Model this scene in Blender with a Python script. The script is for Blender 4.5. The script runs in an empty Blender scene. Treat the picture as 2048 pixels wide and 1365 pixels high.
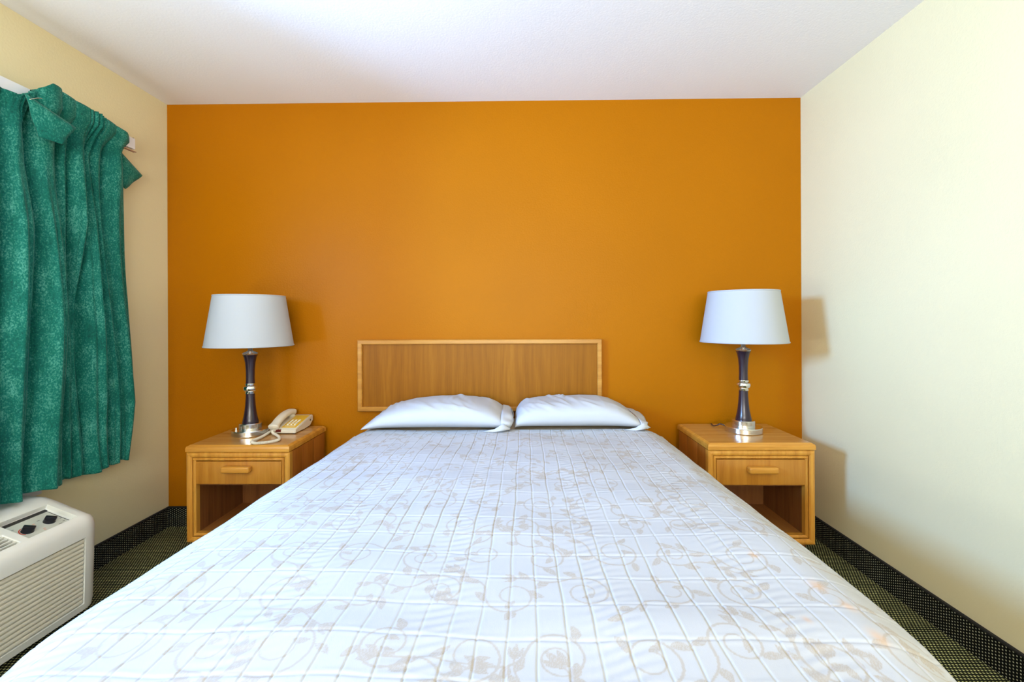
import bpy, bmesh, math, random
import numpy as np
from mathutils import Vector, Matrix
PI = math.pi
S = bpy.context.scene
COL = S.collection
rnd = random.Random(7)

# ------------------------------------------------------------------ camera
HC = 1.1785
TH = math.atan(.0145); ROLL = .0042
cam_data = bpy.data.cameras.new('camera'); cam = bpy.data.objects.new('camera', cam_data); COL.objects.link(cam)
cam_data.sensor_width = 36; cam_data.lens = 16; cam_data.clip_start = .02
cam_data.shift_y = (640 - 682.5) / 2048
fw = Vector((-math.sin(TH), math.cos(TH), 0)); r0 = Vector((math.cos(TH), math.sin(TH), 0)); u0 = Vector((0, 0, 1))
rr = math.cos(ROLL) * r0 - math.sin(ROLL) * u0; uu = math.sin(ROLL) * r0 + math.cos(ROLL) * u0
cam.matrix_world = Matrix(((rr.x, uu.x, -fw.x, 0), (rr.y, uu.y, -fw.y, 0), (rr.z, uu.z, -fw.z, HC), (0, 0, 0, 1)))
S.camera = cam

# ------------------------------------------------------------------ world, lights, exposure
S.view_settings.view_transform = 'Standard'; S.view_settings.look = 'None'
S.view_settings.gamma = 1; S.view_settings.use_curve_mapping = False
S.view_settings.exposure = 0.09
W = bpy.data.worlds.new('world'); S.world = W; W.use_nodes = True
W.node_tree.nodes['Background'].inputs[0].default_value = (.62, .80, 1.0, 1)
W.node_tree.nodes['Background'].inputs[1].default_value = 2.0

def area(name, loc, direction, sx, sy, power, color, spread=180):
    l = bpy.data.lights.new(name, 'AREA'); l.shape = 'RECTANGLE'; l.size = sx; l.size_y = sy
    l.energy = power; l.color = color; l.spread = math.radians(spread)
    o = bpy.data.objects.new(name, l); COL.objects.link(o); o.location = loc
    o.rotation_euler = Vector(direction).to_track_quat('-Z', 'Y').to_euler()
    return o
# daylight through the gap between the curtains on the left
area('daylight_gap', (-2.10, .50, 1.66), (1, .44, -.13), .46, .44, 55, (.20, .46, 1.0), 112)
# light thrown up from the bright ground outside the same window
area('daylight_ground', (-2.11, .75, 1.0), (1, .2, 2.2), 1.2, .8, 38, (.86, .94, 1.0), 170)
# added soft fill, set in an invented window behind the camera
area('fill_rear', (-.1, -2.62, 1.35), (0, 1, 2.0), 2.4, 1.4, 212, (1.0, .96, .88))

# ------------------------------------------------------------------ helpers
def link(name, me, mat=None, parent=None):
    o = bpy.data.objects.new(name, me); COL.objects.link(o)
    if mat: me.materials.append(mat)
    if parent: o.parent = parent
    return o
def tag(o, label=None, cat=None, group=None, kind=None):
    if label: o['label'] = label
    if cat: o['category'] = cat
    if group: o['group'] = group
    if kind: o['kind'] = kind
    return o
def empty(name, loc, label, cat, group=None):
    o = bpy.data.objects.new(name, None); COL.objects.link(o); o.location = loc; o.empty_display_size = .05
    return tag(o, label, cat, group)
def smooth(me, ang=None):
    for p in me.polygons: p.use_smooth = True
    if ang is not None:
        me.set_sharp_from_angle(angle=ang)
def pobj(name, verts, faces, mat, parent=None, sm=False, ang=None):
    me = bpy.data.meshes.new(name); me.from_pydata([tuple(v) for v in verts], [], faces); me.update()
    if sm: smooth(me, ang)
    return link(name, me, mat, parent)
def bobj(name, bm, mat, parent=None, sm=False, ang=math.radians(35)):
    bmesh.ops.recalc_face_normals(bm, faces=bm.faces)
    me = bpy.data.meshes.new(name); bm.to_mesh(me); bm.free()
    if sm: smooth(me, ang)
    return link(name, me, mat, parent)
def abox(bm, x0, x1, y0, y1, z0, z1, bev=0, seg=2):
    r = bmesh.ops.create_cube(bm, size=1)
    vs = r['verts']
    for v in vs:
        v.co = Vector(((x0 + x1) / 2 + v.co.x * (x1 - x0), (y0 + y1) / 2 + v.co.y * (y1 - y0), (z0 + z1) / 2 + v.co.z * (z1 - z0)))
    if bev > 0:
        es = list({e for v in vs for e in v.link_edges})
        bmesh.ops.bevel(bm, geom=es, offset=bev, segments=seg, profile=.6, affect='EDGES')
    return bm
def box(name, x0, x1, y0, y1, z0, z1, mat, parent=None, bev=0, seg=2):
    return bobj(name, abox(bmesh.new(), x0, x1, y0, y1, z0, z1, bev, seg), mat, parent, sm=bev > 0)
def lathe(name, prof, mat, parent=None, n=64, ang=math.radians(30), loc=(0, 0, 0)):
    vs, fs = [], []
    for r, z in prof:
        for k in range(n):
            a = 2 * PI * k / n; vs.append((loc[0] + r * math.cos(a), loc[1] + r * math.sin(a), loc[2] + z))
    for i in range(len(prof) - 1):
        for k in range(n):
            k2 = (k + 1) % n
            fs.append((i * n + k, i * n + k2, (i + 1) * n + k2, (i + 1) * n + k))
    if prof[0][0] > 1e-6: fs.append(tuple(range(n - 1, -1, -1)))
    if prof[-1][0] > 1e-6: fs.append(tuple((len(prof) - 1) * n + k for k in range(n)))
    bm = bmesh.new(); me = bpy.data.meshes.new('t'); me.from_pydata(vs, [], fs); bm.from_mesh(me); bpy.data.meshes.remove(me)
    bmesh.ops.remove_doubles(bm, verts=bm.verts, dist=1e-6)
    return bobj(name, bm, mat, parent, True, ang)
def spline(pts, n):
    P = [Vector(p) for p in pts]; out = []
    for i in range(len(P) - 1):
        p0 = P[max(i - 1, 0)]; p1 = P[i]; p2 = P[i + 1]; p3 = P[min(i + 2, len(P) - 1)]
        for k in range(n):
            t = k / n
            out.append(.5 * ((2 * p1) + (-p0 + p2) * t + (2 * p0 - 5 * p1 + 4 * p2 - p3) * t * t + (-p0 + 3 * p1 - 3 * p2 + p3) * t ** 3))
    out.append(P[-1]); return out
def tube(name, path, rad, mat, parent=None, n=10):
    vs, fs = [], []; m = len(path); up = Vector((0, 0, 1)); last = None
    for i, p in enumerate(path):
        t = (path[min(i + 1, m - 1)] - path[max(i - 1, 0)]).normalized()
        a = (last - t * last.dot(t)) if last is not None else t.orthogonal()
        a.normalize(); last = a; b = t.cross(a)
        R = rad(i / (m - 1)) if callable(rad) else rad
        for k in range(n):
            q = 2 * PI * k / n; vs.append(p + (a * math.cos(q) + b * math.sin(q)) * R)
    for i in range(m - 1):
        for k in range(n):
            k2 = (k + 1) % n; fs.append((i * n + k, i * n + k2, (i + 1) * n + k2, (i + 1) * n + k))
    fs.append(tuple(range(n - 1, -1, -1))); fs.append(tuple((m - 1) * n + k for k in range(n)))
    return pobj(name, vs, fs, mat, parent, True)

# ------------------------------------------------------------------ materials
def mat(name, col, rough=.5, metal=0, spec=.5, coat=0, coat_r=.1):
    m = bpy.data.materials.new(name); m.use_nodes = True
    b = m.node_tree.nodes['Principled BSDF']
    b.inputs['Base Color'].default_value = (*col, 1); b.inputs['Roughness'].default_value = rough
    b.inputs['Metallic'].default_value = metal; b.inputs['Specular IOR Level'].default_value = spec
    b.inputs['Coat Weight'].default_value = coat; b.inputs['Coat Roughness'].default_value = coat_r
    return m
def N(m, t, **kw):
    n = m.node_tree.nodes.new(t)
    for k, v in kw.items():
        if k in n.inputs: n.inputs[k].default_value = v
        else: setattr(n, k, v)
    return n
def L(m, a, b): m.node_tree.links.new(a, b)
def B(m): return m.node_tree.nodes['Principled BSDF']
def ramp(m, fac, stops):
    r = N(m, 'ShaderNodeValToRGB'); e = r.color_ramp.elements
    while len(e) < len(stops): e.new(.5)
    for i, (p, c) in enumerate(stops): e[i].position = p; e[i].color = (*c, 1)
    L(m, fac, r.inputs[0]); return r.outputs[0]
def coords(m, scale=(1, 1, 1), rot=(0, 0, 0)):
    tc = N(m, 'ShaderNodeTexCoord'); mp = N(m, 'ShaderNodeMapping')
    mp.inputs['Scale'].default_value = scale; mp.inputs['Rotation'].default_value = rot
    L(m, tc.outputs['Object'], mp.inputs[0]); return mp.outputs[0]
def noise(m, vec, scale, detail=3, rough=.5):
    n = N(m, 'ShaderNodeTexNoise'); n.inputs['Scale'].default_value = scale
    n.inputs['Detail'].default_value = detail; n.inputs['Roughness'].default_value = rough
    L(m, vec, n.inputs['Vector']); return n.outputs[0]
def bump(m, h, dist, strength=1):
    b = N(m, 'ShaderNodeBump'); b.inputs['Distance'].default_value = dist; b.inputs['Strength'].default_value = strength
    L(m, h, b.inputs['Height']); L(m, b.outputs[0], B(m).inputs['Normal'])

def paint(name, col, col2, rough, bd=.0008, spec=.5):
    m = mat(name, col, rough, spec=spec); v = coords(m)
    big = noise(m, v, 1.6, 2)
    L(m, ramp(m, big, [(.3, col), (.7, col2)]), B(m).inputs['Base Color'])
    bump(m, noise(m, v, 110, 2, .55), bd)
    return m
M_orange = paint('orange_paint', (.41, .134, .001), (.385, .125, .001), .38, .0010, .08)
M_cream = paint('cream_paint', (.80, .715, .44), (.77, .69, .42), .55, .0007, .3)
M_ceil = paint('ceiling_paint', (.90, .90, .90), (.88, .88, .88), .7, .0006, .2)

def carpet(name, dark, light, k, skew=0):
    m = mat(name, dark, .95, spec=.1)
    tc = N(m, 'ShaderNodeTexCoord'); sx = N(m, 'ShaderNodeSeparateXYZ'); L(m, tc.outputs['Object'], sx.inputs[0])
    def mt(op, a, b=None):
        n = N(m, 'ShaderNodeMath', operation=op)
        for i, q in enumerate((a, b)):
            if q is None: continue
            if isinstance(q, (int, float)): n.inputs[i].default_value = q
            else: L(m, q, n.inputs[i])
        return n.outputs[0]
    x = mt('ADD', sx.outputs[0], mt('MULTIPLY', sx.outputs[2], 1.0)); y = mt('ADD', sx.outputs[1], 0)
    if skew: x = sx.outputs[2]; y = mt('ADD', sx.outputs[0], sx.outputs[1])
    row = mt('FLOOR', mt('MULTIPLY', y, k))
    a = mt('ABSOLUTE', mt('SINE', mt('ADD', mt('MULTIPLY', x, PI * k), mt('MULTIPLY', row, PI / 2))))
    b = mt('ABSOLUTE', mt('SINE', mt('MULTIPLY', y, PI * k)))
    d = mt('MULTIPLY', a, b)
    nz = noise(m, coords(m), 55, 3, .6)
    nz2 = noise(m, coords(m), 5, 2, .6)
    f = mt('MULTIPLY', mt('GREATER_THAN', d, .5) if False else mt('POWER', d, 2.6 if not skew else 5), mt('ADD', mt('MULTIPLY', nz, 1.1), mt('MULTIPLY', nz2, .5)))
    L(m, ramp(m, f, [(.08, dark), (.75, light)]), B(m).inputs['Base Color'])
    bump(m, d, .003)
    return m
M_carpet = carpet('floor_carpet', (.016, .019, .010), (.78, .78, .33), 82)
M_cbase = carpet('base_carpet', (.006, .007, .005), (.75, .74, .50), 92, 1)
M_bind = mat('carpet_binding', (.01, .01, .009), .9)

def wood(name, c1, c2, c3, axis='Z', rough=.35, coat=.2, scale=1.0, fig=0):
    m = mat(name, c1, rough, spec=.3, coat=coat, coat_r=.18)
    st = {'X': (1.2, 22, 22), 'Y': (22, 1.2, 22), 'Z': (22, 22, 1.2)}[axis]
    v = coords(m, tuple(q * scale for q in st))
    a = noise(m, v, 1.6, 4, .6)
    v2 = coords(m, tuple(q * scale * 5 for q in st)); b = noise(m, v2, 2.0, 3, .6)
    mx = N(m, 'ShaderNodeMath', operation='ADD'); s1 = N(m, 'ShaderNodeMath', operation='MULTIPLY'); s1.inputs[1].default_value = .35
    L(m, b, s1.inputs[0]); L(m, a, mx.inputs[0]); L(m, s1.outputs[0], mx.inputs[1])
    L(m, ramp(m, mx.outputs[0], [(.42, c3), (.62, c1), (.85, c2)]), B(m).inputs['Base Color'])
    bump(m, b, .0003, .5)
    return m
M_frame = wood('light_oak', (.56, .235, .028), (.66, .31, .045), (.40, .15, .016), 'Z')
M_frame_h = wood('light_oak_rail', (.56, .235, .028), (.66, .31, .045), (.40, .15, .016), 'X')
M_top = wood('oak_top', (.50, .235, .055), (.57, .29, .075), (.38, .165, .030), 'X', .22, .5)
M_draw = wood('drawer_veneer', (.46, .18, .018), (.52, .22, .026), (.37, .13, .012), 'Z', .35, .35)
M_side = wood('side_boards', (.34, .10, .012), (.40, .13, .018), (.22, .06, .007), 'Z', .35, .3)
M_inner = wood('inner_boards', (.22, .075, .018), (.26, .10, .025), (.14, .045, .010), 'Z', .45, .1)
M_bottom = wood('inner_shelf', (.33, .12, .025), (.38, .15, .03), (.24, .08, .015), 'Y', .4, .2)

def headboard_veneer():
    m = mat('headboard_veneer', (.3, .14, .03), .4, spec=.15, coat=.03, coat_r=.3)
    v = coords(m, (1, 1, 1))
    # cathedral figure: bands along x offset by repeated arcs in z
    w = N(m, 'ShaderNodeTexWave', wave_type='BANDS', bands_direction='X'); w.inputs['Scale'].default_value = 7
    w.inputs['Distortion'].default_value = 9; w.inputs['Detail'].default_value = 2; w.inputs['Detail Scale'].default_value = 1.4
    L(m, coords(m, (1, 1, .16)), w.inputs[0])
    f = noise(m, coords(m, (180, 1, 5)), 1.0, 3, .7)
    g = noise(m, coords(m, (9, 1, .6)), 1.0, 2, .5)
    a = N(m, 'ShaderNodeMath', operation='MULTIPLY'); a.inputs[1].default_value = .10; L(m, w.outputs[0], a.inputs[0])
    b = N(m, 'ShaderNodeMath', operation='MULTIPLY_ADD'); b.inputs[1].default_value = .45; L(m, f, b.inputs[0]); L(m, a.outputs[0], b.inputs[2])
    c = N(m, 'ShaderNodeMath', operation='MULTIPLY_ADD'); c.inputs[1].default_value = .45; L(m, g, c.inputs[0]); L(m, b.outputs[0], c.inputs[2])
    L(m, ramp(m, c.outputs[0], [(.3, (.22, .072, .002)), (.55, (.295, .104, .004)), (.8, (.39, .155, .010))]), B(m).inputs['Base Color'])
    return m
M_head = headboard_veneer()
M_headf = wood('headboard_frame', (.47, .20, .028), (.56, .27, .045), (.36, .14, .018), 'X')

M_chrome = mat('brushed_nickel', (.72, .70, .66), .22, 1)
M_chromep = mat('polished_nickel', (.80, .78, .74), .10, 1)
M_plum = mat('dark_plum_lacquer', (.022, .010, .018), .25, spec=.5, coat=.2, coat_r=.15)
M_black = mat('black_plastic', (.008, .009, .014), .3)
M_white_m = mat('white_enamel', (.80, .82, .84), .35)
M_brass = mat('copper_cord', (.45, .25, .15), .5)
M_switch = mat('switch_white', (.8, .78, .7), .4)

def shade_mat():
    m = mat('lampshade_fabric', (.53, .55, .56), .8, spec=.2)
    t = N(m, 'ShaderNodeBsdfTranslucent'); t.inputs[0].default_value = (.8, .78, .72, 1)
    mx = N(m, 'ShaderNodeMixShader'); mx.inputs[0].default_value = .18
    out = m.node_tree.nodes['Material Output']
    L(m, B(m).outputs[0], mx.inputs[1]); L(m, t.outputs[0], mx.inputs[2]); L(m, mx.outputs[0], out.inputs[0])
    wv = noise(m, coords(m, (400, 400, 60)), 1, 1); bump(m, wv, .0003, .4)
    return m
M_shade = shade_mat()

def curtain_mat():
    m = mat('teal_velour', (.01, .16, .12), .75, spec=.25)
    b = B(m); b.inputs['Sheen Weight'].default_value = .2; b.inputs['Sheen Roughness'].default_value = .45
    b.inputs['Sheen Tint'].default_value = (.55, 1, .9, 1)
    v = coords(m, (1, 1, .7)); a = noise(m, v, 190, 4, .7); c = noise(m, v, 14, 3, .6)
    s = N(m, 'ShaderNodeMath', operation='MULTIPLY_ADD'); s.inputs[1].default_value = .5; L(m, c, s.inputs[0]); L(m, a, s.inputs[2])
    L(m, ramp(m, s.outputs[0], [(.48, (.0, .065, .045)), (.76, (.003, .17, .120)), (1.0, (.12, .46, .36))]), b.inputs['Base Color'])
    bump(m, a, .0008, .6)
    t = N(m, 'ShaderNodeBsdfTranslucent'); t.inputs[0].default_value = (.01, .22, .40, 1)
    mx = N(m, 'ShaderNodeMixShader'); mx.inputs[0].default_value = .15
    L(m, b.outputs[0], mx.inputs[1]); L(m, t.outputs[0], mx.inputs[2]); L(m, mx.outputs[0], m.node_tree.nodes['Material Output'].inputs[0])
    return m
M_curtain = curtain_mat()

def glass_mat():
    m = bpy.data.materials.new('window_glass'); m.use_nodes = True; nt = m.node_tree; nt.nodes.clear()
    o = nt.nodes.new('ShaderNodeOutputMaterial'); t = nt.nodes.new('ShaderNodeBsdfTransparent'); g = nt.nodes.new('ShaderNodeBsdfGlossy')
    g.inputs['Roughness'].default_value = .02
    f = nt.nodes.new('ShaderNodeFresnel'); f.inputs[0].default_value = 1.25; x = nt.nodes.new('ShaderNodeMixShader')
    L(m, f.outputs[0], x.inputs[0]); L(m, t.outputs[0], x.inputs[1]); L(m, g.outputs[0], x.inputs[2]); L(m, x.outputs[0], o.inputs[0])
    return m
M_glass = glass_mat()

M_pil = mat('white_pillowcase', (.50, .51, .51), .85, spec=.15)
bump(M_pil, noise(M_pil, coords(M_pil, (1, 1, 1)), 600, 2), .0002, .4)
M_dark = mat('dark_inside', (.03, .028, .02), .9)
M_sheet = mat('cream_sheet', (.72, .60, .44), .85, spec=.1)
M_matt = mat('mattress_ticking', (.66, .62, .55), .85)
M_pw = mat('ptac_shell_plastic', (.82, .82, .74), .4)
M_pg = mat('ptac_grille_plastic', (.68, .64, .50), .5)
M_pd = mat('ptac_dark', (.02, .02, .018), .7)
M_plate = mat('ptac_control_plate', (.60, .62, .53), .35)
M_red = mat('red_print', (.60, .06, .03), .5)
M_blue = mat('blue_print', (.12, .25, .42), .5)
M_greyp = mat('grey_print', (.22, .24, .20), .5)
M_peach = mat('peach_print', (.75, .38, .28), .5)
M_phone = mat('phone_ivory', (.72, .64, .48), .4)
M_yellow = mat('phone_yellow_plate', (.72, .43, .03), .45)
M_key = mat('phone_keys', (.78, .70, .48), .4)
M_msg = mat('message_lamp_red', (.10, .006, .003), .2)

# ------------------------------------------------------------------ room
XL, XR, YB, YF, ZC = -2.018, 1.595, 2.59, -2.55, 2.425
T = .12
def struct(o): o['kind'] = 'structure'; return o
struct(box('floor', XL - T, XR + T, YF - T, YB + T, -.1, 0, M_carpet))
struct(box('ceiling', XL - T, XR + T, YF - T, YB + T, ZC, ZC + .1, M_ceil))
struct(box('wall_back', XL - T, XR + T, YB, YB + T, 0, ZC, M_orange))
struct(box('wall_right', XR, XR + T, YF - T, YB, 0, ZC, M_cream))
def wall_hole_x(name, x0, x1, ya, yb, y0, y1, z0, z1, m):     # wall in the Y-Z plane with an opening
    bm = bmesh.new()
    abox(bm, x0, x1, ya, y0, 0, ZC); abox(bm, x0, x1, y1, yb, 0, ZC)
    abox(bm, x0, x1, y0, y1, 0, z0); abox(bm, x0, x1, y0, y1, z1, ZC)
    return struct(bobj(name, bm, m))
WY0, WY1, WZ0, WZ1 = .12, 1.86, .50, 2.02
wall_hole_x('wall_left', XL - T, XL, YF - T, YB, WY0, WY1, WZ0, WZ1, M_cream)
bm = bmesh.new(); fx0, fx1, fz0, fz1 = -1.4, 1.2, .55, 2.15  # opening in the unseen wall, cut for the added rear fill
abox(bm, XL, fx0, YF - T, YF, 0, ZC); abox(bm, fx1, XR, YF - T, YF, 0, ZC)
abox(bm, fx0, fx1, YF - T, YF, 0, fz0); abox(bm, fx0, fx1, YF - T, YF, fz1, ZC)
struct(bobj('wall_front', bm, M_cream))
# window on the left: frame ring, mullion, pane
w1 = bpy.data.objects.new('window_1', None); COL.objects.link(w1); struct(w1)
bm = bmesh.new(); fr = .045
xo, xi = XL - .07, XL + .012
abox(bm, xo, xi, WY0 - .02, WY0 + fr, WZ0 - .045, WZ1 + .03, .004); abox(bm, xo, xi, WY1 - fr, WY1 + .024, WZ0 - .045, WZ1 + .03, .004)
abox(bm, xo, xi, WY0 + fr, WY1 - fr, WZ0 - .045, WZ0 + .07); abox(bm, xo, xi, WY0 + fr, WY1 - fr, WZ1 - .04, WZ1 + .03)
bobj('window_frame', bm, M_white_m, w1, True)
box('mullion', xo + .01, xi - .02, 1.0, 1.05, WZ0, WZ1, M_white_m, w1, .003)
box('window_sill', XL + .012, XL + .022, WY0 - .02, WY1 + .024, WZ0 + .035, WZ0 + .045, M_white_m, w1, .003)
box('pane', XL - .05, XL - .045, WY0 + .02, WY1 - .02, WZ0 + .01, WZ1 - .02, M_glass, w1)
w2 = bpy.data.objects.new('fill_window', None); COL.objects.link(w2); struct(w2)  # unseen window, added to carry the rear fill light
bm = bmesh.new()
for a, b_ in ((fx0, fx0 + .05), (fx1 - .05, fx1), (-.13, -.07)): abox(bm, a, b_, YF - .08, YF - .02, fz0, fz1, .004)
for a, b_ in ((fx0 + .05, -.13), (-.07, fx1 - .05)): abox(bm, a, b_, YF - .08, YF - .02, fz0, fz0 + .05); abox(bm, a, b_, YF - .08, YF - .02, fz1 - .05, fz1)
bobj('window_frame', bm, M_white_m, w2, True)  # frame of the added fill window
# carpet baseboards: slab with a rounded binding on top
def baseboard(name, x0, x1, y0, y1, bx):
    o = struct(box(name, x0, x1, y0, y1, 0, .108, M_cbase))
    box('binding', *bx, .106, .115, M_bind, o, .003)
baseboard('baseboard_right', XR - .010, XR, YF, YB, (XR - .013, XR, YF, YB))
baseboard('baseboard_left', XL, XL + .010, YF, YB, (XL, XL + .013, YF, YB))
baseboard('baseboard_back', XL, XR, YB - .010, YB, (XL, XR, YB - .013, YB))

# ------------------------------------------------------------------ headboard
hb = empty('headboard', (-.2225, 2.575, .663), 'wide wooden headboard with a recessed grain panel, fixed to the orange wall', 'headboard')
hw, hh = .689, .405; q = .026
bm = bmesh.new()
def mitre(bm, w, z0, z1, q, y0, y1, inner=.004):
    # picture-frame ring with chamfered inner lip
    ring = lambda a, y: [(-w + a, y, z0 + a), (w - a, y, z0 + a), (w - a, y, z1 - a), (-w + a, y, z1 - a)]
    rows = [ring(0, y1), ring(0, y0 + .004), ring(.004, y0), ring(q - inner, y0), ring(q, y0 + inner), ring(q, y1)]
    vs = [[bm.verts.new(p) for p in r] for r in rows]
    for i in range(len(rows)):
        a, b_ = vs[i], vs[(i + 1) % len(rows)]
        for k in range(4): bm.faces.new((a[k], a[(k + 1) % 4], b_[(k + 1) % 4], b_[k]))
mitre(bm, hw, 0, hh, q, -.022, .013)
bobj('frame', bm, M_headf, hb)
box('panel', -hw + q - .004, hw - q + .004, -.006, .012, q - .004, hh - q + .004, M_head, hb)

# ------------------------------------------------------------------ nightstands
def nightstand(x, y, top, label, inner_dark=False):
    w = .249; d = .41; h = top
    t = empty('nightstand', (x, y, 0), label, 'nightstand', 'nightstands either side of the bed')
    # local: y=0 front face, +y towards the wall
    bm = bmesh.new()
    # top: slab with chamfered edge
    e = .014
    lo = [(-w, -.004), (w, -.004), (w, d), (-w, d)]; hi = [(-w + e, e - .004), (w - e, e - .004), (w - e, d - e), (-w + e, d - e)]
    rows = [[(a, b_, h - .030) for a, b_ in lo], [(a, b_, h - .016) for a, b_ in lo],
            [(a * .992, b_ + (.003 if b_ < .1 else -.003), h - .007) for a, b_ in lo], [(a, b_, h) for a, b_ in hi]]
    vs = [[bm.verts.new(p) for p in r] for r in rows]
    for i in range(3):
        for k in range(4): bm.faces.new((vs[i][k], vs[i][(k + 1) % 4], vs[i + 1][(k + 1) % 4], vs[i + 1][k]))
    bm.faces.new(vs[0]); bm.faces.new(vs[3])
    bmesh.ops.recalc_face_normals(bm, faces=bm.faces)
    me = bpy.data.meshes.new('tabletop'); bm.to_mesh(me); bm.free()
    o = link('tabletop', me, M_frame_h, t); me.materials.append(M_top)
    for p in me.polygons:
        if p.normal.z > .99 and p.center.z > h - .002: p.material_index = 1
    zb = .122; zt = h - .034
    # outer face frame, then an inner bead, both mitred rings
    bm = bmesh.new(); mitre_z(bm, w - .001, zb, zt, .026, 0, .03); bobj('face_frame', bm, M_frame, t)
    bm = bmesh.new(); mitre_z(bm, w - .029, zb + .028, zt - .028, .014, .003, .035, .006); bobj('inner_bead', bm, M_frame, t)
    # sides made of boards with grooves between
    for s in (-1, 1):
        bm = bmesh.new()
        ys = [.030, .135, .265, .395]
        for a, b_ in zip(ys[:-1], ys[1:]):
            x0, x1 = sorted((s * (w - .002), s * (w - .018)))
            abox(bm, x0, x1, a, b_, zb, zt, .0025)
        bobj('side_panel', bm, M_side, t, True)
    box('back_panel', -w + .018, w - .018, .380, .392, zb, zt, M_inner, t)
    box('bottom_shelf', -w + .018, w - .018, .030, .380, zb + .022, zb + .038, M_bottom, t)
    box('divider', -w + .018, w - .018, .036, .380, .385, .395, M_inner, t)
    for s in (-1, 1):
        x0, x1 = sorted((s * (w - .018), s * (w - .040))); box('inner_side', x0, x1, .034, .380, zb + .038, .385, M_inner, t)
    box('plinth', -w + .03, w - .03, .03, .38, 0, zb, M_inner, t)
    dr = box('drawer', -w + .044, w - .044, .006, .030, .400, zt - .045, M_draw, t, .0015)
    bm = abox(bmesh.new(), -.068, .068, -.028, .006, .460, .490, .010, 4)
    bobj('handle', bm, M_frame_h, dr, True)
    return t
def mitre_z(bm, w, z0, z1, q, y0, y1, inner=.005):
    ring = lambda a, y: [(-w + a, y, z0 + a), (w - a, y, z0 + a), (w - a, y, z1 - a), (-w + a, y, z1 - a)]
    rows = [ring(0, y1), ring(0, y0 + .004), ring(.004, y0), ring(q * .5, y0 - .002), ring(q - inner, y0), ring(q, y0 + inner), ring(q, y1)]
    vs = [[bm.verts.new(p) for p in r] for r in rows]
    for i in range(len(rows)):
        a, b_ = vs[i], vs[(i + 1) % len(rows)]
        for k in range(4): bm.faces.new((a[k], a[(k + 1) % 4], b_[(k + 1) % 4], b_[k]))
nsL = nightstand(-1.339, 2.145, .586, 'honey oak nightstand holding the telephone, beside the left edge of the bed')
nsR = nightstand(1.131, 2.140, .597, 'honey oak nightstand holding only a lamp, between the bed and the cream wall')

# ------------------------------------------------------------------ lamps
def lamp(x, y, z, label, rot=0):
    t = empty('table_lamp', (x, y, z), label, 'lamp', 'table lamps on the nightstands')
    lathe('base', [(0, 0), (.084, 0), (.088, .003), (.088, .026), (.086, .029), (.056, .030), (.055, .031)], M_chrome, t)
    lathe('base_riser', [(.054, .030), (.0545, .058), (.052, .061), (0, .061)], M_chrome, t)
    low = [(0, .061), (.038, .061), (.0385, .066), (.034, .085), (.0285, .115), (.0245, .15), (.022, .19), (.0215, .214), (0, .214)]
    lathe('lower_column', low, M_plum, t)
    lathe('ring', [(.020, .212), (.025, .213), (.026, .219), (.022, .223), (.030, .228), (.0335, .236), (.034, .243), (.031, .251), (.024, .256), (.0255, .260), (.025, .266), (.020, .267)], M_chromep, t)
    up = [(0, .266), (.0215, .266), (.0205, .30), (.0215, .34), (.0245, .375), (.030, .402), (.0365, .417), (0, .417)]
    lathe('upper_column', up, M_plum, t)
    lathe('cap', [(.036, .416), (.038, .419), (.037, .423), (.026, .430), (.014, .434), (.011, .440), (.0105, .47), (.014, .474), (.014, .52), (0, .522)], M_chromep, t)
    # shade: open frustum with thickness and rolled trims
    zb, zt, rb, rt = .460, .724, .207, .167
    n = 96; th = .0015; vs = []; fs = []
    rows = [(rb, zb), (rt, zt), (rt - th, zt), (rb - th, zb)]
    for r, zz in rows:
        for k in range(n):
            a = 2 * PI * k / n; vs.append((r * math.cos(a), r * math.sin(a), zz))
    for i in range(4):
        for k in range(n):
            k2 = (k + 1) % n; j = (i + 1) % 4; fs.append((i * n + k, i * n + k2, j * n + k2, j * n + k))
    sh = pobj('lamp_shade', vs, fs, M_shade, t, True, math.radians(40))
    for r, zz in ((rb, zb + .003), (rt, zt - .003)):
        bm = bmesh.new(); mm = []
        for k in range(n):
            a = 2 * PI * k / n; ring = []
            for j in range(6):
                b_ = 2 * PI * j / 6; R = r + .0022 * math.cos(b_); ring.append(bm.verts.new((R * math.cos(a), R * math.sin(a), zz + .0035 * math.sin(b_))))
            mm.append(ring)
        for k in range(n):
            for j in range(6): bm.faces.new((mm[k][j], mm[(k + 1) % n][j], mm[(k + 1) % n][(j + 1) % 6], mm[k][(j + 1) % 6]))
        bobj('shade_trim', bm, M_shade, sh, True, None)
    # harp spider and finial inside the shade top
    bm = bmesh.new()
    for k in range(3):
        a = 2 * PI * k / 3 + .4; r_ = bmesh.ops.create_cone(bm, segments=8, radius1=.0018, radius2=.0018, depth=rt)
        R = Matrix.Rotation(a, 4, 'Z') @ Matrix.Translation((rt / 2, 0, zt - .02)) @ Matrix.Rotation(PI / 2, 4, 'Y')
        bmesh.ops.transform(bm, matrix=R, verts=r_['verts'])
    bobj('spider', bm, M_chromep, sh, True)
    for s in (-1, 1):
        tube('harp', spline([(s * .012, 0, .50), (s * .04, 0, .56), (s * .045, 0, .63), (s * .02, 0, .695), (0, 0, .704)], 6), .0015, M_chromep, t, 6)
    lathe('bulb', [(.012, .515), (.013, .53), (.022, .56), (.029, .59), (.028, .615), (.016, .635), (0, .64)], M_shade, t, 24)
    lathe('switch', [(0, 0), (.005, 0), (.005, .003), (.003, .004), (.003, .012), (.004, .014), (.002, .017), (0, .0175)], M_switch, t, 16, loc=(-.040, -.058, .029))
    tube('power_cord', spline([(-.06, .06, .012), (-.086, .072, .022), (-.10, .085, .012), (-.105, .11, .004), (-.10, .16, .004)], 8), .003, M_plum, t, 8)
    return t
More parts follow.
